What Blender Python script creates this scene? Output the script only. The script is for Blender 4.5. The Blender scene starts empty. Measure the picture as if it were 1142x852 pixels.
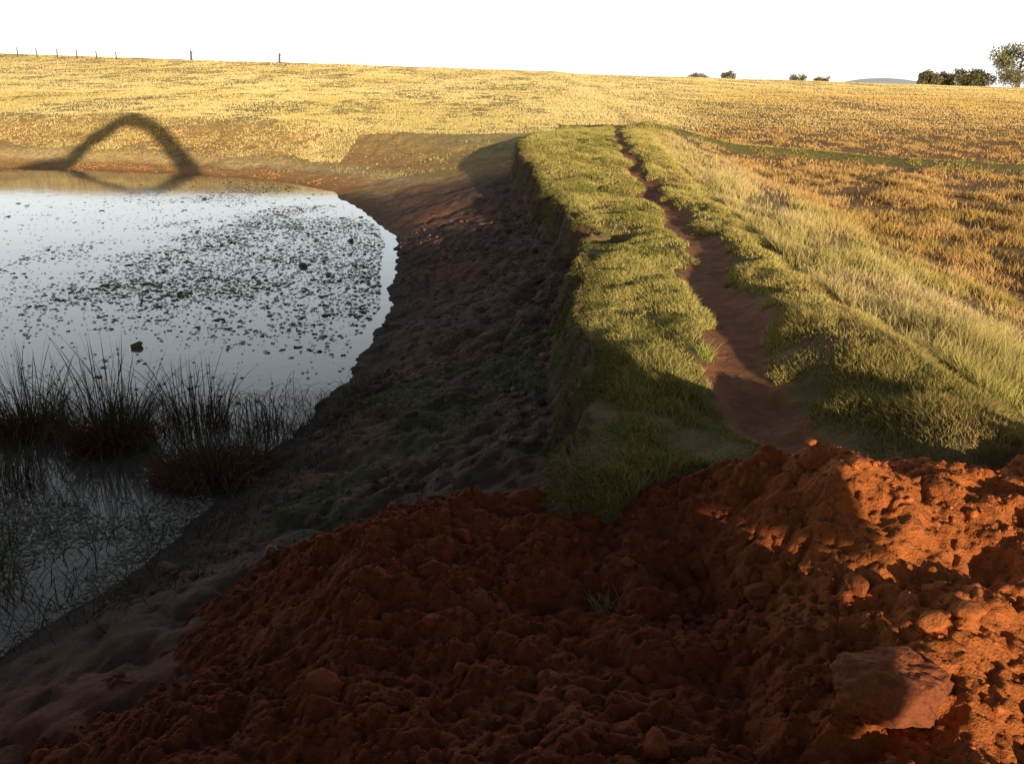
import bpy, bmesh, math, numpy as np
from mathutils import Vector
rng=np.random.default_rng(7)
scene=bpy.context.scene
SUN_AZ=16.0; SUN_EL=6.8

# ---------------------------------------------------------------- noise
def h2(ix,iy,s):
    v=np.sin(ix*127.1+iy*311.7+s*74.7)*43758.5453
    return v-np.floor(v)
def vn(x,y,s=0):
    ix=np.floor(x);iy=np.floor(y);fx=x-ix;fy=y-iy
    fx=fx*fx*(3-2*fx);fy=fy*fy*(3-2*fy)
    a=h2(ix,iy,s);b=h2(ix+1,iy,s);c=h2(ix,iy+1,s);d=h2(ix+1,iy+1,s)
    return (a*(1-fx)+b*fx)*(1-fy)+(c*(1-fx)+d*fx)*fy
def fbm(x,y,o=4,s=0):
    t=0;a=.5
    for i in range(o):
        t=t+a*(vn(x*2**i+i*13.1,y*2**i-i*7.7,s+i)-.5)*2;a*=.5
    return t
def ridge(x,y,o=4,s=0):
    t=0;a=.5
    for i in range(o):
        t=t+a*(1-np.abs(vn(x*2**i+i*3.1,y*2**i-i*9.7,s+i)*2-1)*2);a*=.5
    return t
def worley(x,y,s=0):
    ix=np.floor(x);iy=np.floor(y);best=np.full(np.shape(x),9.)
    for dx in(-1,0,1):
        for dy in(-1,0,1):
            cx=ix+dx;cy=iy+dy
            px=cx+h2(cx,cy,s);py=cy+h2(cx,cy,s+5)
            r=.45+.55*h2(cx,cy,s+9)
            best=np.minimum(best,np.hypot(x-px,y-py)/r)
    return best
def lumps(x,y,s=0):
    d=worley(x,y,s);return np.sqrt(np.clip(1-d*d,0,1))
def ss(a,b,x):
    t=np.clip((x-a)/(b-a),0,1);return t*t*(3-2*t)

# ---------------------------------------------------------------- layout curves
WATER=-1.6
def XL(y): return np.interp(y,[-20,6,12.4,16.3,17.1,21,26,33,40,46,56],[.3,.5,1.1,1.4,1.65,1.15,.85,.3,.3,.9,3.0])+.24*fbm(y*1.1,y*0+3,4,2)
def XR(y): return np.interp(y,[-20,6.6,11.3,19,36,50],[4.6,4.6,4.6,5.2,6.3,8.0])
def XP(y): return np.interp(y,[0,7.9,11.8,15.1,21.3,35,42,60],[2.3,2.47,2.9,3.5,3.75,4.4,5.1,7])+.12*np.sin(y*1.3)+.1*fbm(y*.9,y*0,2,77)
def PW(y): return np.interp(y,[6,12,16,22,35],[.36,.38,.38,.27,.24])
POND=np.array([(-4.3,6),(-5.2,3),(-8,0),(-40,-5),(-60,20),(-50,49),(-38,49.5),(-27,48.6),(-20,47),(-14,44.2),(-10.5,41.4),(-7.9,38.2),(-5.8,32.7),(-4.3,29),(-3.6,25.9),(-3.2,22),(-2.6,18),(-2.7,15.4),(-2.6,13.5),(-2.8,12.1),(-3.1,10),(-3.6,8.2)],float)
def sdf(x,y):
    d=np.full(x.shape,1e9);ins=np.zeros(x.shape,bool);n=len(POND)
    for i in range(n):
        a=POND[i];b=POND[(i+1)%n];e=b-a
        t=np.clip(((x-a[0])*e[0]+(y-a[1])*e[1])/(e@e),0,1)
        d=np.minimum(d,np.hypot(x-a[0]-t*e[0],y-a[1]-t*e[1]))
        c=((a[1]>y)!=(b[1]>y))
        with np.errstate(all='ignore'):
            xi=e[0]*(y-a[1])/(e[1] if e[1]!=0 else 1e-9)+a[0]
        ins^=(c&(x<xi))
    return np.where(ins,-d,d)
def level(x,y):
    k=np.clip(5.2-.03*x,1.5,40)
    t=np.clip((y-46)/134,0,1)
    hill=k*(t*.8+.2*t*t)
    hill=hill-np.clip(y-180,0,1e5)*.012
    hill=hill-.15*(1-ss(58,95,y))*ss(0,8,-x)+.45*ss(-6,-16,x)*ss(50,58,y)*(1-ss(70,110,y))
    dr=x-XR(y)
    hill=hill-1.15*ss(0,6,dr)*(1-.7*ss(40,110,y))
    yb=np.interp(x,[2,7,17,25,60],[58,56,50,43,30])
    hill=hill+.35*np.exp(-((y-yb)/1.3)**2)*ss(3,8,x)
    return hill+.16*fbm(x*.15,y*.15,3,4)*ss(.5,4,np.abs(dr))+.07*fbm(x*.7,y*.7,3,14)*ss(.5,2,np.abs(dr))
def Z(x,y,fine=True):
    x=np.asarray(x,float);y=np.asarray(y,float)
    d=sdf(x,y)+.35*fbm(x*.55,y*.55,3,8)+.10*fbm(x*2.5,y*2.5,2,9)
    L=level(x,y)
    # far bank
    led=2.6+1.3*fbm(x*.3,y*.3,3,6)
    prof=.08*ss(0,3,d)+.34*ss(led,led+.9,d)+.58*ss(3.6,11,d)
    zg=WATER+(L-WATER)*prof+np.where(d>0,(.13*lumps(x*1.3,y*1.3,66)+.07*lumps(x*3.1,y*2.7,68)+.10*fbm(x*1.1,y*1.1,3,69))*ss(.3,1.5,d)*(1-ss(9,14,d)),0)
    w=XL(y)-x
    s=np.clip(d,0,99)/(np.clip(d,0,99)+np.clip(w,0,99)+1e-6)
    far_up=.45*ss(22,34,y)
    crest=.05+far_up*(1-ss(40,58,y))+.08*ss(7,9,y)+.24*ss(2.9,3.6,x)*(1-ss(9,14,y))
    foot=-.62+.1*fbm(y*.4,y*0,2,3)+.5*far_up
    zd=WATER+(foot-WATER)*s**.85
    zd=zd+(crest-foot)*(1-ss(-.02,.38+.25*fbm(y*1.3,x*0,3,1),w))
    wd=1-ss(38,54,y)
    zl=zg*(1-wd)+zd*wd
    # crest
    dp=(x-XP(y))/PW(y)
    zc=crest+.11*fbm(x*1.2,y*.8,3,11)+.06*lumps(x*1.25+.3*fbm(x*2,y*2,2,13),y*.8,12)*ss(.6,1.6,np.abs(dp))-.05-np.interp(y,[8,16,30],[.09,.08,.05])*np.exp(-dp**4)*(1-ss(44,52,y))
    gap=np.exp(-((y-16.6-.5*(x-1.4))/.4)**2)*(1-ss(1.9,2.6,x));zc=zc-.40*gap
    zr=zc*(1-ss(-.6,.3,x-XR(y)))+L*ss(-.6,.3,x-XR(y))
    zr=zr*(1-ss(50,62,y))+L*ss(50,62,y)
    z=np.where(w>0,zl,np.where(w>-0.4,zl*0+zl+(zr-zl)*ss(0,.4,-w),zr))
    z=np.where(d<0,WATER-.35*(1-np.exp(d*.7))-.0,z)
    z=np.where((y<6.5)&(x>-1.5)&(x<7),z-.95*(1-ss(5.0,6.3,y))*ss(-1.5,-.5,x),z)
    z=np.where(y<2.4,z*ss(-.5,2.4,y)+(0.0 - 1.9*ss(3.0,7.0,-x))*(1-ss(-.5,2.4,y)),z)
    if fine:
        near=1-ss(18,44,y)
        bank=(w>0)&(d>0)
        z=z+np.where(bank,(.07*fbm(x*3,y*3,4,21)+.10*lumps(x*2.2,y*2.2,22)*ss(.3,1.5,d)+.055*lumps(x*5,y*5,24)*ss(.2,1.,d)+.03*fbm(x*9,y*9,3,25)*ss(.2,1,d))*near,0)
        z=z+np.where(bank&(y>12),.14*fbm(x*.8,y*.8,4,23)*ss(0,1.5,d),0)
    return z

# ---------------------------------------------------------------- mesh helper
def mk(name,V,F,C=None,mat=None,smooth=False,nper=None):
    me=bpy.data.meshes.new(name)
    V=np.asarray(V,np.float32);F=np.asarray(F,np.int32);k=F.shape[1]
    me.vertices.add(len(V));me.vertices.foreach_set('co',V.ravel())
    me.loops.add(F.size);me.loops.foreach_set('vertex_index',F.ravel())
    me.polygons.add(len(F));me.polygons.foreach_set('loop_start',np.arange(0,F.size,k,dtype=np.int32))
    me.polygons.foreach_set('loop_total',np.full(len(F),k,np.int32))
    if smooth: me.polygons.foreach_set('use_smooth',np.ones(len(F),bool))
    me.update(calc_edges=True)
    if C is not None:
        a=me.color_attributes.new('Col','FLOAT_COLOR','POINT')
        CC=np.ones((len(V),4),np.float32);CC[:,:3]=C
        a.data.foreach_set('color',CC.ravel())
    if mat: me.materials.append(mat)
    o=bpy.data.objects.new(name,me);scene.collection.objects.link(o);return o
def grid(xs,ys):
    nx=len(xs);ny=len(ys)
    X,Y=np.meshgrid(xs,ys);X=X.ravel();Y=Y.ravel()
    i=np.arange(nx-1);j=np.arange(ny-1);I,J=np.meshgrid(i,j);b=(J*nx+I).ravel()
    F=np.stack([b,b+1,b+1+nx,b+nx],1);return X,Y,F

# ---------------------------------------------------------------- materials
def newmat(name):
    m=bpy.data.materials.new(name);m.use_nodes=True;nt=m.node_tree;nt.nodes.clear();return m,nt
def soil_mat(name,rough=.95,bump=.6,scales=(8,45),dist=.03,var=.35,spec=.1,w2=.5):
    m,nt=newmat(name);N=nt.nodes.new;L=nt.links.new
    out=N('ShaderNodeOutputMaterial');bs=N('ShaderNodeBsdfPrincipled');L(bs.outputs[0],out.inputs[0])
    bs.inputs['Roughness'].default_value=rough;bs.inputs['Specular IOR Level'].default_value=spec
    at=N('ShaderNodeAttribute');at.attribute_name='Col'
    tc=N('ShaderNodeTexCoord')
    n1=N('ShaderNodeTexNoise');n1.inputs['Scale'].default_value=scales[0];n1.inputs['Detail'].default_value=8;n1.inputs['Roughness'].default_value=.7
    n2=N('ShaderNodeTexNoise');n2.inputs['Scale'].default_value=scales[1];n2.inputs['Detail'].default_value=6
    L(tc.outputs['Object'],n1.inputs['Vector']);L(tc.outputs['Object'],n2.inputs['Vector'])
    mr=N('ShaderNodeMapRange');mr.inputs['From Min'].default_value=.3;mr.inputs['From Max'].default_value=.7
    mr.inputs['To Min'].default_value=1-var;mr.inputs['To Max'].default_value=1+var;L(n1.outputs['Fac'],mr.inputs['Value'])
    mx=N('ShaderNodeVectorMath');mx.operation='SCALE';L(at.outputs['Color'],mx.inputs[0]);L(mr.outputs[0],mx.inputs['Scale'])
    L(mx.outputs[0],bs.inputs['Base Color'])
    ad=N('ShaderNodeMath');ad.operation='ADD';L(n1.outputs['Fac'],ad.inputs[0])
    ml=N('ShaderNodeMath');ml.operation='MULTIPLY';ml.inputs[1].default_value=w2;L(n2.outputs['Fac'],ml.inputs[0]);L(ml.outputs[0],ad.inputs[1])
    bp=N('ShaderNodeBump');bp.inputs['Strength'].default_value=bump;bp.inputs['Distance'].default_value=dist
    L(ad.outputs[0],bp.inputs['Height']);L(bp.outputs[0],bs.inputs['Normal'])
    return m
def leaf_mat(name,tr=.35):
    m,nt=newmat(name);N=nt.nodes.new;L=nt.links.new
    out=N('ShaderNodeOutputMaterial');d=N('ShaderNodeBsdfDiffuse');t=N('ShaderNodeBsdfTranslucent');mx=N('ShaderNodeMixShader')
    at=N('ShaderNodeAttribute');at.attribute_name='Col';mx.inputs[0].default_value=tr
    L(at.outputs['Color'],d.inputs[0]);L(at.outputs['Color'],t.inputs[0]);L(d.outputs[0],mx.inputs[1]);L(t.outputs[0],mx.inputs[2]);L(mx.outputs[0],out.inputs[0])
    return m
def plain(name,col,rough=.6,metal=0,nscale=6,var=.25):
    m,nt=newmat(name);N=nt.nodes.new;L=nt.links.new
    out=N('ShaderNodeOutputMaterial');bs=N('ShaderNodeBsdfPrincipled');L(bs.outputs[0],out.inputs[0])
    bs.inputs['Roughness'].default_value=rough;bs.inputs['Metallic'].default_value=metal
    n=N('ShaderNodeTexNoise');n.inputs['Scale'].default_value=nscale;n.inputs['Detail'].default_value=6
    r=N('ShaderNodeValToRGB');r.color_ramp.elements[0].position=.3;r.color_ramp.elements[1].position=.7
    r.color_ramp.elements[0].color=(*[c*(1-var) for c in col],1);r.color_ramp.elements[1].color=(*[c*(1+var) for c in col],1)
    L(n.outputs['Fac'],r.inputs[0]);L(r.outputs[0],bs.inputs['Base Color']);return m
M_ground=soil_mat('ground_soil',scales=(4,30),var=.35,dist=.25,bump=1.,w2=.2)
M_red=soil_mat('red_soil',scales=(11,60),var=.3,dist=.05,bump=1.,w2=.45)
M_clod=soil_mat('clod_soil',scales=(20,90),var=.3,dist=.025,bump=1.)
M_grass=leaf_mat('grass_blades',.15);M_leaf=leaf_mat('leaves',.2)

# ---------------------------------------------------------------- terrain
def axis(lo,a,b,hi,st,g):
    c=list(np.arange(a,b,st));s=st;v=c[-1]
    up=[]
    while v<hi: s*=1+g;v+=s;up.append(v)
    s=st;v=a;dn=[]
    while v>lo: s*=1+g;v-=s;dn.append(v)
    return np.array(dn[::-1]+c+up)
xs=axis(-900,-6.5,5.5,900,.055,.022);ys=axis(-60,4,14,1300,.06,.011)
X,Y,F=grid(xs,ys);Zt=Z(X,Y)
def mixc(a,b,t): return a*(1-t[:,None])+np.array(b)*t[:,None]
def groundcol(X,Y,Zt):
    d=sdf(X,Y)+.35*fbm(X*.55,Y*.55,3,8);w=XL(Y)-X
    n=fbm(X*.35,Y*.2,4,31);n2=fbm(X*.07,Y*.05,4,32)
    C=np.tile(np.array([.74,.53,.22]),(len(X),1))      # dry field
    C=mixc(C,[.80,.62,.30],np.clip(.5+n,0,1)*.7);C=mixc(C,[.54,.46,.16],np.clip(n2*1.3+.1,0,1)*.5)
    # right field reddish
    C=mixc(C,[.42,.21,.10],ss(0,3,X-XR(Y))*(1-ss(60,120,Y))*.8)
    # green strip
    yb=np.interp(X,[2,7,17,25,60],[58,56,50,43,30]);C=mixc(C,[.3,.33,.1],np.exp(-((Y-yb)/2.)**2)*ss(3,8,X)*.8)
    # crest
    cr=((w<.1)&(X<XR(Y)+.6)&(Y<58)).astype(float);C=mixc(C,[.33,.23,.11],cr*.9)
    dp=np.abs(X-XP(Y))/PW(Y);C=mixc(C,[.56,.25,.14],(1-ss(.8,1.25,dp+.3*fbm(X*3,Y*3,3,5)))*(Y<52))
    # bank
    bank=ss(-.05,.1,w)*(Y<60)
    wdam=bank*(1-ss(33,40,Y))
    C=mixc(C,[.24,.15,.115],wdam)
    C=mixc(C,[.36,.17,.115],wdam*np.clip(fbm(X*.8,Y*.8,3,41)*1.5+.2*ss(2,0,w),0,1))
    C=mixc(C,[.14,.145,.07],wdam*ss(5,8,Y)*(1-ss(11,14,Y))*np.clip(fbm(X*.9,Y*.9,4,110)*1.6,0,.7))
    # far bank: pale orange mud
    far=(1-ss(5,13,d+2*fbm(X*.25,Y*.25,3,43)))*(Y>30)*(1-wdam)*(w>-2)
    C=mixc(C,[.80,.46,.20],far)
    C=mixc(C,[.88,.68,.36],far*ss(1.4,3,d)*(1-ss(3.2,5,d))*.8)
    C=mixc(C,[.62,.55,.2],far*ss(3.2,4,d)*np.clip(.3+fbm(X*.5,Y*.5,3,46),0,1)*.7)
    wet=1-ss(.1,1.3,d+.3*fbm(X*2,Y*2,2,44));C=mixc(C,[.10,.08,.07],wet*.8*(Y<37)+0);C=mixc(C,[.62,.28,.11],wet*(Y>=37)*.8)
    C=mixc(C,[.28,.065,.025],(1-ss(2.5,6.2,Y))*(X>-5))
    return C
C=groundcol(X,Y,Zt)
mk('ground',np.stack([X,Y,Zt],1),F,C,M_ground,smooth=True)

# ---------------------------------------------------------------- dirt mound
cp=np.array([(-5,3,-1.9),(-4.4,5,-1.85),(-3.3,3,-1.2),(-2.3,3,-.65),(-2.5,5,-.95),(-3.2,6.3,-1.65),(-3.4,7.3,-1.95),(-1,3,-.25),(-1,5,-.3),(-.8,6.5,-.38),(-.8,7.5,-1.2),(-1.8,6.4,-.75),(-2,7.4,-1.6),
(0.3,3,-.1),(0.3,5,-.25),(0.3,6.2,-.22),(.3,7,-.75),(1.2,3,-.1),(1.2,5,-.22),(1.2,5.9,-.14),(1.2,6.6,-.4),(2,3,-.1),(2,4.4,.08),(2.2,5.4,.30),(2.3,6.0,.27),(2.2,6.7,-.35),
(3,3,-.08),(3,4.5,.14),(3.2,5.6,.30),(3.2,6.2,.12),(3.2,6.8,-.6),(4,3,.0),(4,5,.22),(4.2,6.0,.24),(4.2,6.9,-.8),(5.2,4,.1),(5.2,6,-.1),(6,7.5,-1.7),(-.8,8.6,-2.0),(1.2,8,-1.2),(3,8,-1.5),(6.5,3,-.3),
(-4,0.5,-1.5),(-1,.5,-.1),(1.5,.5,0),(4,.5,.1),(6.5,.5,-.4)],float)
def rbf_fit(P):
    n=len(P);r=np.hypot(P[:,None,0]-P[None,:,0],P[:,None,1]-P[None,:,1])
    A=np.zeros((n+3,n+3));A[:n,:n]=np.where(r>0,r*r*np.log(r+1e-9),0)+np.eye(n)*.05
    A[:n,n]=1;A[:n,n+1:]=P[:,:2];A[n,:n]=1;A[n+1:,:n]=P[:,:2].T
    return np.linalg.solve(A,np.r_[P[:,2],0,0,0])
W=rbf_fit(cp)
def ZM(x,y):
    n=len(cp);t=W[n]+W[n+1]*x+W[n+2]*y
    for i in range(n):
        r=np.hypot(x-cp[i,0],y-cp[i,1]);t=t+W[i]*r*r*np.log(r+1e-9)
    wx=x+.10*fbm(x*2,y*2,4,50)+.04*fbm(x*9,y*9,3,58);wy=y+.10*fbm(x*2,y*2,4,51)+.04*fbm(x*9,y*9,3,59)
    t=t+.20*fbm(x*.9,y*.9,3,52)+.09*ridge(x*1.6,y*1.6,4,64)+.07*lumps(wx*1.5,wy*1.5,53)+.08*lumps(wx*3.0,wy*3.0,54)*ss(-.2,.5,fbm(x*1.1,y*1.1,2,60))+.06*lumps(wx*6,wy*6,55)*ss(-.4,.3,fbm(x*2.1,y*2.1,2,67))+.035*lumps(wx*12,wy*12,56)+.018*lumps(wx*24,wy*24,65)+.09*fbm(x*5,y*5,5,57)-.14
    return t
X,Y,F=grid(np.arange(-5.2,6.4,.014),np.arange(1.8,8.0,.014))
ZZ=ZM(X,Y)
e=np.minimum.reduce([ss(1.8,2.2,Y),ss(-5.2,-4.8,X),1-ss(6,6.4,X)]);ZZ=ZZ-(1-e)*.6
C=np.tile(np.array([.27,.066,.026]),(len(X),1))
C=mixc(C,[.13,.035,.017],np.clip(fbm(X*1.3,Y*1.3,4,61)*1.2+.15,0,1)*.7);C=mixc(C,[.40,.14,.06],np.clip(fbm(X*4,Y*4,3,62),0,1)*.6)
C=mixc(C,[.80,.25,.070],ss(1.2,2.6,X)*.65)  # sunlight painted in: soil turns brighter orange on the lit right side
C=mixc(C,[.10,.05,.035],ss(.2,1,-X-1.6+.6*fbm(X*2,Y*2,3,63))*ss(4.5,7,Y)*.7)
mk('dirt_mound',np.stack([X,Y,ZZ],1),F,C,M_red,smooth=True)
def ZT(x,y):
    z=Z(x,y);m=(x>-4.8)&(x<6)&(y>2)&(y<8.0)
    return np.where(m,np.maximum(z,ZM(x,y)),z)

# ---------------------------------------------------------------- clods
def ico(k):
    bm=bmesh.new();bmesh.ops.create_icosphere(bm,subdivisions=k,radius=1)
    V=np.array([v.co[:] for v in bm.verts]);F=np.array([[v.index for v in f.verts] for f in bm.faces]);bm.free();return V,F
ICO={1:ico(1),2:ico(2),3:ico(3),4:ico(4)}
def clods(name,x,y,r,col,mat,sink=.25,zf=ZT,smooth=True,lod=2):
    IV,IF=ICO[lod]
    n=len(x);z=zf(x,y);nj=10
    dirs=rng.normal(size=(n,nj,3));dirs/=np.linalg.norm(dirs,axis=2,keepdims=True)
    off=rng.uniform(.5,.95,(n,nj))
    rad=np.full((n,len(IV)),1.1)
    dp=np.einsum('vk,njk->nvj',IV,dirs)
    for j in range(nj):
        rad=np.minimum(rad,np.where(dp[:,:,j]>.05,off[:,j][:,None]/np.maximum(dp[:,:,j],.05),9))
    sd=rng.uniform(0,50,(n,1))
    rad=rad*(1+.22*fbm(IV[None,:,0]*2.2+sd,IV[None,:,1]*2.2+IV[None,:,2]*1.9+sd,4,3)+ (.14*fbm(IV[None,:,0]*7+IV[None,:,2]*5+sd,IV[None,:,1]*7-IV[None,:,2]*4,2,9) if lod>2 else 0))
    sc=rng.uniform(.7,1.3,(n,1,3));sc[:,:,2]*=.75
    V=IV[None]*rad[:,:,None]*sc*r[:,None,None]
    a=rng.uniform(0,6.28,n);ca,sa=np.cos(a)[:,None],np.sin(a)[:,None]
    V=np.stack([V[:,:,0]*ca-V[:,:,1]*sa,V[:,:,0]*sa+V[:,:,1]*ca,V[:,:,2]],2)
    V+=np.stack([x,y,z+r*(.5-sink)],1)[:,None,:]
    F=(IF[None]+(np.arange(n)*len(IV))[:,None,None]).reshape(-1,3)
    C=np.repeat(col,len(IV),0)
    return mk(name,V.reshape(-1,3),F,C,mat,smooth)
def pick(n,x0,x1,y0,y1): return rng.uniform(x0,x1,n),rng.uniform(y0,y1,n)
def RC(x): return np.array([.25,.062,.025])*(1-ss(1.2,2.6,x)[:,None])+np.array([.58,.18,.055])*ss(1.2,2.6,x)[:,None]  # clod colour: shaded tone on the left, sunlit orange painted in to the right
x,y=pick(30000,-4.2,5.5,2.2,7.4);k=ZM(x,y)>Z(x,y)-.02;k&=rng.random(len(x))<np.clip(.35+fbm(x*1.2,y*1.2,3,70)*1.2,.05,1)
x=x[k];y=y[k];r=np.clip(.006/(rng.random(len(x))**.5+.08),.006,.035)
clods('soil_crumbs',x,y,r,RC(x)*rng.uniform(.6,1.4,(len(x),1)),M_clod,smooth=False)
x,y=pick(1300,-4.,5.5,2.3,7.2);k=(ZM(x,y)>Z(x,y))&(rng.random(len(x))<np.clip(.5+fbm(x*1.,y*1.,3,72)*1.5,.05,1));x=x[k];y=y[k]
r=np.clip(.04/(rng.random(len(x))**.5+.22),.035,.15)
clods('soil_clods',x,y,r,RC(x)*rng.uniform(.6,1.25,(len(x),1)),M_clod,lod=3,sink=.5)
x,y=pick(20000,-5,1.2,6.5,28);d=sdf(x,y);k=(x<XL(y)-.1)&(d>.2)&(rng.random(len(x))<np.clip(.45+fbm(x*.9,y*.9,3,71),.05,1)*(1-ss(20,28,y)));x=x[k];y=y[k]
r=np.clip(.009/(rng.random(len(x))**.6+.08),.008,.08)*(1+y*.01)
clods('bank_stones',x,y,r,np.array([.23,.14,.11])*rng.uniform(.5,1.5,(len(x),1)),M_clod,zf=Z,smooth=False)
# cracked-earth crumbs along the far shore
x,y=pick(60000,-48,-3,38,62);d=sdf(x,y);k=(d>.4)&(d<7.5)&(x<XL(y)-2)&(rng.random(len(x))<np.clip(.25+fbm(x*.3,y*.3,3,74)*1.5,.03,1)*ss(38,46,y-.3*(x+8)));x=x[k];y=y[k];d=d[k]
q=ss(2,5,d)[:,None];cc=(np.array([.60,.32,.13])*(1-q)+np.array([.62,.50,.22])*q)*rng.uniform(.6,1.1,(len(x),1))
clods('shore_clods',x,y,rng.uniform(.02,.09,len(x)),np.clip(cc,0,.9),M_clod,zf=Z,smooth=False,lod=1,sink=.4)
def boulder(name,x,y,z,sx,sy,sz,rot,seed):
    V,F=ico(6)
    rg=np.random.default_rng(seed)
    r=np.ones(len(V))*1.1
    for j in range(12):
        dd=rg.normal(size=3);dd/=np.linalg.norm(dd);q=V@dd;r=np.minimum(r,np.where(q>.05,rg.uniform(.65,.95)/np.maximum(q,.05),9))
    r=r+.16*fbm(V[:,0]*2.5+9,V[:,1]*2.5+V[:,2]*2.3,5,seed)+.05*fbm(V[:,0]*11+V[:,2]*9,V[:,1]*11-V[:,2]*5,4,seed+1)
    P=V*r[:,None]*np.array([sx,sy,sz]);c,s=math.cos(rot),math.sin(rot)
    P=np.stack([P[:,0]*c-P[:,1]*s+x,P[:,0]*s+P[:,1]*c+y,P[:,2]+z],1)
    mk(name,P,F,np.tile([.33,.105,.05],(len(P),1)),M_clod,True)
bz=float(ZM(np.array([1.95]),np.array([3.62]))[0])
boulder('soil_boulder',1.95,3.62,bz+.11,.30,.22,.18,.15,3)

# ---------------------------------------------------------------- unseen heap added behind the machine to shade the reeds and left side
X,Y,F=grid(np.linspace(-9,8,120),np.linspace(-21,-7,110))
hh=3.2*np.exp(-(((X+1.4)/4.4)**4+((Y+14)/3.6)**4))+.35*fbm(X*.8,Y*.8,4,120)+.2*lumps(X*1.1,Y*1.1,121)
ed=np.minimum.reduce([ss(-9,-7,X),1-ss(6,8,X),ss(-21,-19,Y),1-ss(-9,-7,Y)])
mk('added_shade_heap',np.stack([X,Y,hh*ed-2.6*(1-ed)-.0],1),F,np.tile([.3,.075,.03],(len(X),1)),M_red,True)

# ---------------------------------------------------------------- water
mW,nt=newmat('water');N=nt.nodes.new;L=nt.links.new
out=N('ShaderNodeOutputMaterial');bs=N('ShaderNodeBsdfPrincipled');L(bs.outputs[0],out.inputs[0])
bs.inputs['Base Color'].default_value=(.14,.12,.095,1);bs.inputs['Roughness'].default_value=.07;bs.inputs['IOR'].default_value=1.42
tc=N('ShaderNodeTexCoord');n=N('ShaderNodeTexNoise');n.inputs['Scale'].default_value=1.5;n.inputs['Detail'].default_value=5
L(tc.outputs['Object'],n.inputs['Vector']);b=N('ShaderNodeBump');b.inputs['Strength'].default_value=.15;b.inputs['Distance'].default_value=.02
L(n.outputs['Fac'],b.inputs['Height']);L(b.outputs[0],bs.inputs['Normal'])
X,Y,F=grid(np.linspace(-75,0,60),np.linspace(-12,55,60));
mk('pond_water',np.stack([X,Y,X*0+WATER],1),F,None,mW,True)
def pads(name,x,y,r,col,mat,z0=.006):
    n=len(x);k=8;a=np.linspace(.25,2*math.pi-.25,k);rot=rng.uniform(0,6.28,n)
    A=a[None]+rot[:,None];R=r[:,None]*rng.uniform(.7,1.15,(n,k))
    V=np.zeros((n,k+1,3));V[:,0,0]=x;V[:,0,1]=y
    V[:,1:,0]=x[:,None]+R*np.cos(A);V[:,1:,1]=y[:,None]+R*np.sin(A)
    tz=rng.uniform(0,.004,n);V[:,:,2]=WATER+z0+tz[:,None];V[:,1:,2]+=np.clip(rng.normal(0,.25,(n,k)),0,1)*r[:,None]*.5
    f=np.array([[0,i,i+1] for i in range(1,k)]);F=(f[None]+(np.arange(n)*(k+1))[:,None,None]).reshape(-1,3)
    mk(name,V.reshape(-1,3),F,np.repeat(col,k+1,0),mat)
x,y=pick(190000,-24,-2.5,12,45);d=sdf(x,y)
dens=np.clip(fbm(x*.35,y*.25,5,80)*1.7+.32,0,1)*ss(-17,-8,x+.12*(y-20))*ss(12.5,18,y+.4*(x+5))*(.35+.65*(1-ss(34,42,y)))
dens=np.maximum(dens*.8,.03*ss(-24,-14,x))
k=(d<-.25)&(rng.random(len(x))<dens);x=x[k];y=y[k];r=np.clip(rng.lognormal(-3.75,.5,len(x)),.01,.12)
pads('lily_pads',x,y,r,np.array([.28,.28,.21])*rng.uniform(.3,1.6,(len(x),1)),M_leaf)
x,y=pick(34000,-8,-3.0,5.5,10);d=sdf(x,y);k=(d<.1)&(rng.random(len(x))<np.clip(fbm(x*.9,y*.9,4,83)*2+.2,0,1));x=x[k];y=y[k]
pads('algae_mat',x,y,rng.uniform(.006,.03,len(x)),np.array([.46,.44,.32])*rng.uniform(.4,1.4,(len(x),1)),M_leaf)
x=np.array([-6.9,-5.5,-4.9,-7.6]);y=np.array([15.0,22.2,26.,19.])
clods('waterlily_bud',x,y,np.array([.11,.09,.09,.07]),np.tile([.14,.20,.05],(4,1)),M_clod,zf=lambda a,b:a*0+WATER,lod=3,sink=.2)

# ---------------------------------------------------------------- grass
def blades(name,x,y,z,h,w,lean,az,cb,ct,mat=M_grass,seg=2,droop=0.,face=None):
    n=len(x);fa=rng.uniform(0,6.28,n) if face is None else math.radians(SUN_AZ)+rng.normal(0,face,n)
    px=np.cos(fa)*w/2;py=np.sin(fa)*w/2;V=np.zeros((n,2*seg+1,3));C=np.zeros((n,2*seg+1,3))
    for i in range(seg+1):
        t=i/seg;ln=lean*h*t**1.7;cx=x+np.cos(az)*ln;cy=y+np.sin(az)*ln
        cz=z+h*t*np.sqrt(np.clip(1-(lean*t*.6)**2,.1,1))-droop*h*t*t
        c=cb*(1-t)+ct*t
        if i<seg:
            s=1-.35*t
            V[:,2*i]=np.stack([cx-px*s,cy-py*s,cz],1);V[:,2*i+1]=np.stack([cx+px*s,cy+py*s,cz],1);C[:,2*i]=c;C[:,2*i+1]=c
        else: V[:,2*seg]=np.stack([cx,cy,cz],1);C[:,2*seg]=c
    f=[]
    for i in range(seg-1): f+=[[2*i,2*i+1,2*i+3],[2*i,2*i+3,2*i+2]]
    f.append([2*seg-2,2*seg-1,2*seg]);f=np.array(f)
    F=(f[None]+(np.arange(n)*(2*seg+1))[:,None,None]).reshape(-1,3)
    return mk(name,V.reshape(-1,3),F,np.clip(C.reshape(-1,3),0,.85),mat)
def logy(n,a,b): return a*np.exp(rng.random(n)*math.log(b/a))
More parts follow.
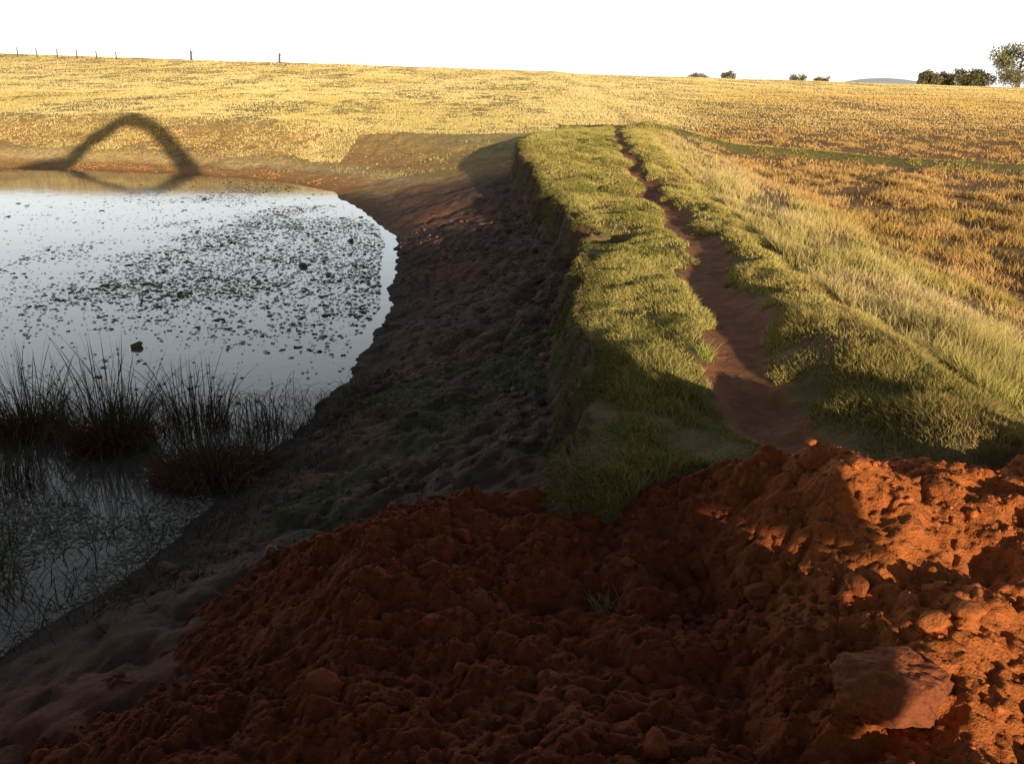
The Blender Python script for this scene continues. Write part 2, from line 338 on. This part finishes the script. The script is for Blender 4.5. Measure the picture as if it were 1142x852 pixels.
# crest short grass
n=480000;y=logy(n,5.6,56);t=rng.random(n);xl=XL(y);xr=XR(y);x=xl-.3+(xr-xl+.9)*t
dp=np.abs(x-XP(y))/PW(y);ncl=fbm(x*2.5,y*2.0,4,90)
k=(dp+.9*ncl>1.05)&((x-xl>0)|(rng.random(n)<.6));k&=~((y<6.9)&(ZM(x,y)>Z(x,y)-.02))
gp=np.exp(-((y-16.6-.5*(x-1.4))/.35)**2)*(1-ss(1.9,2.5,x));k&=rng.random(n)>gp*1.2
bare=ss(.22,.40,fbm(x*1.7,y*1.2,4,94));k&=rng.random(n)>bare*.9
k&=(rng.random(n)<np.clip(1.25-np.where(x>XP(y),.85*(1-ss(1.,3.6,dp)),0)+ncl*1.5,0.04,1))
x=x[k];y=y[k];ncl=ncl[k];xl=xl[k];z=Z(x,y)
big=fbm(x*1.4,y*1.0,3,93)
h=(.03+.045*rng.random(len(x))+.07*np.clip(ncl,-.3,1)+.07*np.clip(big,-.3,1))*(1+y*.008);h=np.clip(h,.02,1)*np.where(x>XP(y)+.5,1.3,1)
w=.0045*(1+y*.15)
edge=np.clip((.5-(x-xl))/.6,0,1)
az=np.where(rng.random(len(x))<edge,math.pi+rng.normal(0,.6,len(x)),rng.uniform(0,6.28,len(x)))
lean=rng.uniform(.2,1.1,len(x))+edge*.3
g=np.clip(.6+.9*fbm(x*1.1,y*.8,3,91)+.25*rng.normal(size=len(x))-.5*edge,0,1)[:,None];right=ss(-.2,1.2,x-XP(y))[:,None]
gc=np.array([.30,.29,.075])*(1-g)+np.array([.85,.71,.25])*g
yc=np.array([.92,.68,.28])*(1-g)+np.array([.78,.66,.21])*g
ct=gc*(1-right*.85)+yc*right*.85;ct=ct*rng.uniform(.6,1.25,(len(x),1));ct=ct*(.62+.38*ss(6.5,11,y))[:,None]  # last factor darkens the near turf, shade painted into the blade colour
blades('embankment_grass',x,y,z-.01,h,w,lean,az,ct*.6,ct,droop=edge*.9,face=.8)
# right field dry grass
n=600000;y=logy(n,4.8,95);xr=XR(y);x=xr-.1+rng.random(n)*np.maximum(.72*y+3,8)
tn=fbm(x*1.1,y*.7,4,95);tl=fbm(x*.12,y*.08,3,96);dx=x-xr
k=(rng.random(n)<np.clip(.42+tn*2.1-.3*np.clip(tl,0,1)+.3*(1-ss(.3,2,dx)),.03,1)*(1-ss(60,92,y)))&~((y<7.2)&(x<6)&(ZM(np.minimum(x,6),np.minimum(y,8))>Z(x,y)-.05))
x=x[k];y=y[k];tn=tn[k];tl=tl[k];dx=dx[k];z=Z(x,y,False)
h=(.08+.18*rng.random(len(x))**1.5+.25*np.clip(tn,-.2,1)+.08*(1-ss(.3,2.5,dx)))*(1-.45*ss(25,70,y));w=.0042*(1+y*.14)
g=np.clip(.42+fbm(x*.5,y*.4,3,97)*1.2+.25*rng.normal(size=len(x))-.3*ss(15,50,y),0,1)[:,None]
ct=np.array([.95,.70,.35])*(1-g)+np.array([.62,.55,.17])*g
ct=ct*(1-.2*np.clip(tl,0,1)[:,None])*rng.uniform(.6,1.25,(len(x),1))
red=(ss(2,5,dx)*(1-ss(50,90,y)))[:,None]*.55;ct=ct*(1-red)+ct*np.array([1.08,.70,.46])*red
yb=np.interp(x,[2,7,17,25,60],[58,56,50,43,30]);gs=(np.exp(-((y-yb)/2.)**2)*ss(3,8,x))[:,None]*.85
ct=ct*(1-gs)+np.array([.55,.55,.15])*gs;h=h*(1-.5*gs[:,0])
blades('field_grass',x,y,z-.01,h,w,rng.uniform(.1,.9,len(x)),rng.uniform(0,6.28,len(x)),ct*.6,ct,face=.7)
# far paddock
n=760000;y=logy(n,44,240);x=-(.74*y+8)+rng.random(n)*(1.48*y+14)
d=sdf(x,y);tn=fbm(x*.35,y*.10,4,98);dr=x-XR(np.minimum(y,50))
k=(d>5+3*fbm(x*.25,y*.25,3,43))&(rng.random(n)<np.clip(.78+tn*.9,.15,1))&~((x<XL(y)+1)&(x>-9)&(y<52))&~((x>XL(y))&(y<58))&((dr<0)|(rng.random(n)<ss(56,88,y)))
x=x[k];y=y[k];tn=tn[k];dr=dr[k];z=Z(x,y,False);h=(.05+.11*rng.random(len(x))**1.5+.10*np.clip(tn,0,1))*.9;w=.005*(1+y*.14)
g=np.clip(.28+fbm(x*.10,y*.04,4,99)*1.6+.2*rng.normal(size=len(x)),0,1)[:,None]
ct=(np.array([1.,.79,.40])*(1-g)+np.array([.82,.68,.27])*g)*rng.uniform(.8,1.1,(len(x),1))
rr=(ss(0,30,dr)*(1-ss(90,170,y)))[:,None]*.6;ct=ct*(1-rr)+ct*np.array([.98,.74,.55])*rr
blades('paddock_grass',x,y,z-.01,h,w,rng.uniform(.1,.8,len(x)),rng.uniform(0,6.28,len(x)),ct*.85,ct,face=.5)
# sparse tussocks on the far bank
n=26000;x,y=pick(n,-48,0,40,64);d=sdf(x,y);k=(d>2.6)&(d<11)&(x<XL(y)-1)&(rng.random(n)<np.clip(.1+fbm(x*.5,y*.5,3,46)*1.6,0,1));x=x[k];y=y[k];n=len(x)
ct=np.array([.75,.62,.24])*rng.uniform(.7,1.1,(n,1));blades('bank_tussocks',x,y,Z(x,y)-.01,rng.uniform(.05,.16,n),np.full(n,.035),rng.uniform(.2,1,n),rng.uniform(0,6.28,n),ct*.7,ct,face=.5)

# ---------------------------------------------------------------- reeds
def reed(name,x0,y0,rad,n,H,dead):
    a=rng.uniform(0,6.28,n);r=rad*np.sqrt(rng.random(n));x=x0+r*np.cos(a);y=y0+r*np.sin(a)*.8
    h=H*rng.uniform(.4,1,n);lean=np.clip(r/rad*.55+rng.normal(0,.28,n),0,1.3);g=rng.random(n)[:,None]
    c=np.array([.045,.065,.025])*(1-g)+np.array([.12,.11,.055])*g
    blades(name,x,y,np.full(n,WATER-.02),h,np.full(n,.012),lean,a+rng.normal(0,.6,n),c*.7,c,seg=5,droop=np.where(rng.random(n)<.3,.4,.05))
    n2=dead;a=rng.uniform(0,6.28,n2);r=rad*1.05*np.sqrt(rng.random(n2));x=x0+r*np.cos(a);y=y0+r*np.sin(a)*.8
    h=.42*H/1.3*rng.uniform(.3,1.1,n2)*(1.15-(r/rad)**2*.6);c=np.array([.26,.09,.065])*rng.uniform(.5,1.6,(n2,1))
    return x,y,h,a,c
D=[]
for (nm,a,b,rr,nn,HH,dd) in [('reed_clump',-5.35,10.5,.5,240,1.75,1700),('reed_clump',-6.7,10.9,.5,190,1.5,1300),('reed_clump',-3.7,9.6,.72,150,1.15,2300),('reed_clump',-4.5,11.2,.5,140,1.25,250),('reed_clump',-6.2,9.2,.6,80,.9,150),('reed_clump',-5.2,7.0,.55,60,.8,120),('reed_clump',-3.3,11.0,.45,50,.9,200)]:
    D.append(reed(nm,a,b,rr,nn,HH,dd))
x,y,h,a,c=[np.concatenate([d[i] for d in D]) for i in range(5)]
blades('dead_reed_thatch',x,y,np.maximum(ZT(x,y),WATER)-.02,h,np.full(len(x),.011),rng.uniform(.3,1.5,len(x)),a,c*.7,c,seg=3)
n=2600;x,y=pick(n,-7.8,-1.8,5.8,12.4);k=sdf(x,y)<1.2;x=x[k];y=y[k];n=len(x)
blades('fallen_reeds',x,y,np.maximum(ZT(x,y),WATER),rng.uniform(.2,.8,n),np.full(n,.010),rng.uniform(.5,1.9,n),rng.uniform(0,6.28,n),np.tile([.06,.05,.035],(n,1)),np.array([.16,.12,.08])*rng.uniform(.5,1.6,(n,1)),seg=4,droop=.45)
def weed(name,x0,y0,n,H,col):
    a=rng.uniform(0,6.28,n);x=x0+rng.normal(0,.04,n);y=y0+rng.normal(0,.04,n);c=np.array(col)*rng.uniform(.7,1.3,(n,1))
    blades(name,x,y,ZT(x,y)-.01,H*rng.uniform(.5,1,n),np.full(n,.007),rng.uniform(.3,1.1,n),a,c*.6,c,seg=3)
weed('weed',.62,4.85,45,.2,[.34,.30,.16]);weed('weed',2.15,9.0,70,.3,[.55,.6,.15]);
n=7000;x,y=pick(n,-3,1,7,14);k=(sdf(x,y)>.4)&(x<XL(y)-.1)&(fbm(x*.9,y*.9,4,110)>.12);x=x[k];y=y[k];n=len(x)
c=np.array([.15,.18,.08])*rng.uniform(.6,1.4,(n,1))
blades('bank_weeds',x,y,ZT(x,y)-.005,rng.uniform(.02,.09,n),np.full(n,.009),rng.uniform(.2,1.4,n),rng.uniform(0,6.28,n),c*.6,c)

# ---------------------------------------------------------------- trees
M_bark=plain('bark',(.12,.09,.07),.9)
def cone(V,F,p,q,r0,r1,k=7):
    p=np.array(p,float);q=np.array(q,float);d=q-p;d/=np.linalg.norm(d);u=np.cross(d,[.3,.9,.1]);u/=np.linalg.norm(u);v=np.cross(d,u);b=len(V)
    for (c,r) in((p,r0),(q,r1)):
        for i in range(k):
            a=2*math.pi*i/k;V.append(c+r*(u*math.cos(a)+v*math.sin(a)))
    for i in range(k): F.append([b+i,b+(i+1)%k,b+k+(i+1)%k,b+k+i])
def tree(name,x,y,H,R,seed,trunk=.35,n=4500,ls=.2):
    rg=np.random.default_rng(seed);z=float(Z(np.array([x]),np.array([y]),False)[0])
    root=bpy.data.objects.new(name,None);root.location=(x,y,z);scene.collection.objects.link(root)
    V=[];F=[];top=np.array([rg.normal(0,.03)*H,0,H*.8]);cone(V,F,(0,0,-.3),(0.02*H,0,H*trunk),H*.035,H*.025);cone(V,F,(0.02*H,0,H*trunk),top,H*.025,H*.006)
    cl=[]
    for i in range(15):
        t=rg.uniform(trunk,.85);a=i*2.4+rg.normal(0,.3);l=R*rg.uniform(.35,.9)*(1-.5*abs(t-.55));b=np.array([.02*H,0,H*t])
        e=b+np.array([math.cos(a)*l,math.sin(a)*l,H*rg.uniform(.0,.14)]);cone(V,F,b-np.array([0,0,.06*H]),e,H*.011,H*.003,5);cl.append((e,R*rg.uniform(.25,.45)))
    cl.append((top,R*.4))
    o=mk('trunk',np.array(V),np.array(F),None,M_bark,True);o.parent=root
    per=n//len(cl);P=[];K=[]
    for (e,r) in cl:
        q=rg.normal(size=(per,3));q/=np.linalg.norm(q,axis=1,keepdims=True);q*=r*rg.random((per,1))**.45;q[:,2]*=.75
        P.append(e+q);K.append(np.full(per,rg.uniform(.6,1.4)))
    P=np.concatenate(P);P[:,2]=np.maximum(P[:,2],.1);K=np.concatenate(K);m=len(P)
    T=rg.normal(size=(m,3,3))*ls;Vv=(P[:,None]+T).reshape(-1,3);C=np.repeat(np.array([.26,.24,.13])*K[:,None]*rg.uniform(.7,1.3,(m,1)),3,0)
    o=mk('crown',Vv,np.arange(m*3).reshape(-1,3),C,M_leaf);o.parent=root
tree('gum_tree',122,218,11.5,8,1,.18,n=8000);tree('gum_tree',113,222,4.6,5,2,.12);tree('gum_tree',105,226,3.8,3.6,3,.12);
for i,(px,H,R) in enumerate([(109,3.6,3.4)]): tree('bush',px,228,H,R,10+i,.08,2500)
for i,(px,H,R) in enumerate([(46,2.0,2.6),(53,2.6,2.),(70,2.2,2.4),(76,1.9,2.)]): tree('bush',px,222,H,R,20+i,.08,1500,.14)
# distant hills
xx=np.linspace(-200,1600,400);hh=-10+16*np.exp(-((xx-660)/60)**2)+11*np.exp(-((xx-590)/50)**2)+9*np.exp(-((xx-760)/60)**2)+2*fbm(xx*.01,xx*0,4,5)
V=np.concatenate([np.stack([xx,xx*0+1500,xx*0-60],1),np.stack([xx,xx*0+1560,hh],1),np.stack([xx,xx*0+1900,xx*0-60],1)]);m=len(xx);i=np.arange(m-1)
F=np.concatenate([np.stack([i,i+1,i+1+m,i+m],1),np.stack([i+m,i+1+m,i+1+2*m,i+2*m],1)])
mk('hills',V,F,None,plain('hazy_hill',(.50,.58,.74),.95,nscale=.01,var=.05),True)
# fence
M_wood=plain('post_wood',(.13,.11,.09),.9);V=[];F=[]
froot=bpy.data.objects.new('fence',None);scene.collection.objects.link(froot)
fx=np.arange(-150,-74,3.6);tops=[]
for i,a in enumerate(fx):
    b=172+.05*(a+60)+0;z=float(Z(np.array([a]),np.array([b]),False)[0]);hgt=1.45+.35*rng.random();lx=rng.normal(0,.08)
    cone(V,F,(a,b,z-.2),(a+lx,b,z+hgt),.12,.10,6);tops.append((a+lx*.8,b,z+1.2))
o=mk('posts',np.array(V),np.array(F),None,M_wood);o.parent=froot
V=[];F=[]
for p,q in zip(tops[:-1],tops[1:]):
    for dz in(0,-.35,-.7): cone(V,F,(p[0],p[1],p[2]+dz),(q[0],q[1],q[2]+dz),.012,.012,4)
o=mk('wires',np.array(V),np.array(F),None,M_wood);o.parent=froot
for (a,b,hg,rr) in [(-62,176,1.9,.35),(-45,176,1.9,.35)]:
    V=[];F=[];z=float(Z(np.array([a]),np.array([b]),False)[0]);cone(V,F,(a,b,z-.2),(a+.1,b,z+hg),rr*.7,rr*.4,7);cone(V,F,(a,b,z+hg*.5),(a+.5,b,z+hg*.95),rr*.3,rr*.15,6)
    mk('tree_stump',np.array(V),np.array(F),None,M_wood)

# ---------------------------------------------------------------- excavator behind the viewpoint
M_y=plain('excavator_paint',(.55,.33,.04),.45);M_k=plain('dark_steel',(.05,.05,.05),.6);M_gl=plain('cab_glass',(.03,.04,.045),.1)
ex=bpy.data.objects.new('excavator',None);scene.collection.objects.link(ex)
ex.rotation_euler=(0,0,math.radians(SUN_AZ))
def prism(name,pts,y0,y1,mat,bev=.04):
    bm=bmesh.new();n=len(pts)
    a=[bm.verts.new((p[0],y0,p[1])) for p in pts];b=[bm.verts.new((p[0],y1,p[1])) for p in pts]
    bm.faces.new(a);bm.faces.new(b[::-1])
    for i in range(n): bm.faces.new([a[i],b[i],b[(i+1)%n],a[(i+1)%n]])
    bmesh.ops.recalc_face_normals(bm,faces=bm.faces)
    if bev: bmesh.ops.bevel(bm,geom=list(bm.edges),offset=bev,segments=2,affect='EDGES')
    me=bpy.data.meshes.new(name);bm.to_mesh(me);bm.free();me.materials.append(mat);o=bpy.data.objects.new(name,me);scene.collection.objects.link(o);o.parent=ex;return o
tr=[(-1.8,.1),(-2.15,.35),(-2.15,.6),(-1.85,.92),(2.2,.92),(2.55,.6),(2.55,.35),(2.2,.1)]
prism('track_left',tr,-6.2,-5.6,M_k);prism('track_right',tr,-3.4,-2.8,M_k);prism('undercarriage',[(-.6,.35),(1.2,.35),(1.2,1.05),(-.6,1.05)],-5.6,-3.4,M_k)
prism('house',[(-1.6,.94),(2.65,.94),(2.88,1.30),(3.6,1.42),(3.7,2.1),(3.3,2.4),(.6,2.4),(.5,2.0),(-1.6,1.9)],-5.9,-3.1,M_y)
prism('cab',[(-1.6,1.92),(-1.6,2.5),(-1.2,3.3),(.35,3.35),(.45,1.92)],-5.85,-4.8,M_gl);prism('cab_roof',[(-1.2,3.33),(-1.1,3.42),(.35,3.45),(.4,3.36)],-5.9,-4.75,M_y)
prism('exhaust',[(2.4,2.4),(2.5,2.4),(2.5,2.95),(2.4,2.95)],-3.6,-3.5,M_k,0)
prism('boom',[(-.7,1.6),(-1.1,2.1),(-3.5,5.5),(-5.5,7.9),(-6.6,8.8),(-8.1,9.1),(-8.3,8.2),(-6.9,7.8),(-6.1,7.1),(-4.2,4.8),(-1.2,1.5)],-4.7,-4.2,M_y,.03)
prism('stick',[(-7.3,9.3),(-8.3,9.1),(-10.1,7.6),(-11.1,5.6),(-10.5,5.2),(-9.5,6.7),(-8.1,8.1),(-7.1,8.4)],-4.65,-4.25,M_y,.03)
prism('boom_cylinder',[(-1.5,1.5),(-1.7,1.6),(-4.3,5.0),(-4.1,5.1)],-4.95,-4.8,M_k,0)
prism('bucket',[(-10.3,5.9),(-10.9,6.1),(-12.2,5.9),(-13.4,5.4),(-13.3,5.0),(-11.7,4.9),(-10.7,5.0),(-10.3,5.2)],-5.0,-3.9,M_k,.04)

# ---------------------------------------------------------------- light, camera
w=bpy.data.worlds.new('World');scene.world=w;w.use_nodes=True;nt=w.node_tree;N=nt.nodes.new;L=nt.links.new
sk=N('ShaderNodeTexSky');sk.sky_type='NISHITA';sk.sun_disc=False
sk.sun_elevation=math.radians(SUN_EL);sk.sun_rotation=math.radians(180-SUN_AZ);sk.dust_density=1.0
bg=nt.nodes['Background'];L(sk.outputs[0],bg.inputs[0]);bg.inputs[1].default_value=.075
# bright low haze on the horizon opposite the sun
tc=N('ShaderNodeTexCoord');sp=N('ShaderNodeSeparateXYZ');L(tc.outputs['Generated'],sp.inputs[0])
mz=N('ShaderNodeMapRange');mz.interpolation_type='SMOOTHSTEP';mz.inputs['From Min'].default_value=.07;mz.inputs['From Max'].default_value=.68;mz.inputs['To Min'].default_value=1;mz.inputs['To Max'].default_value=0;L(sp.outputs['Z'],mz.inputs['Value'])
my=N('ShaderNodeMapRange');my.interpolation_type='SMOOTHSTEP';my.inputs['From Min'].default_value=-.1;my.inputs['From Max'].default_value=.8;L(sp.outputs['Y'],my.inputs['Value'])
mm=N('ShaderNodeMath');mm.operation='MULTIPLY';L(mz.outputs[0],mm.inputs[0]);L(my.outputs[0],mm.inputs[1])
m2=N('ShaderNodeMath');m2.operation='MULTIPLY';L(mm.outputs[0],m2.inputs[0]);m2.inputs[1].default_value=1.4
bg2=N('ShaderNodeBackground');bg2.inputs[0].default_value=(.92,.95,1,1);L(m2.outputs[0],bg2.inputs[1])
ads=N('ShaderNodeAddShader');L(bg.outputs[0],ads.inputs[0]);L(bg2.outputs[0],ads.inputs[1]);L(ads.outputs[0],nt.nodes['World Output'].inputs[0])
sl=bpy.data.lights.new('sun','SUN');sl.energy=5;sl.angle=math.radians(.5);sl.color=(1,.83,.57)
so=bpy.data.objects.new('sun',sl);scene.collection.objects.link(so)
a=math.radians(SUN_AZ);e=math.radians(SUN_EL)
D=Vector((-math.sin(a)*math.cos(e),math.cos(a)*math.cos(e),-math.sin(e)));so.rotation_euler=D.to_track_quat('-Z','Y').to_euler();so.location=(20,-60,20)
cam=bpy.data.cameras.new('camera');co=bpy.data.objects.new('camera',cam);scene.collection.objects.link(co);scene.camera=co
co.location=(0,0,3.0);co.rotation_euler=(math.radians(90-19.4),0,0);cam.lens=29.95;cam.sensor_width=36;cam.clip_end=5000;cam.clip_start=.05
scene.view_settings.view_transform='Standard';scene.view_settings.look='None';scene.view_settings.exposure=0
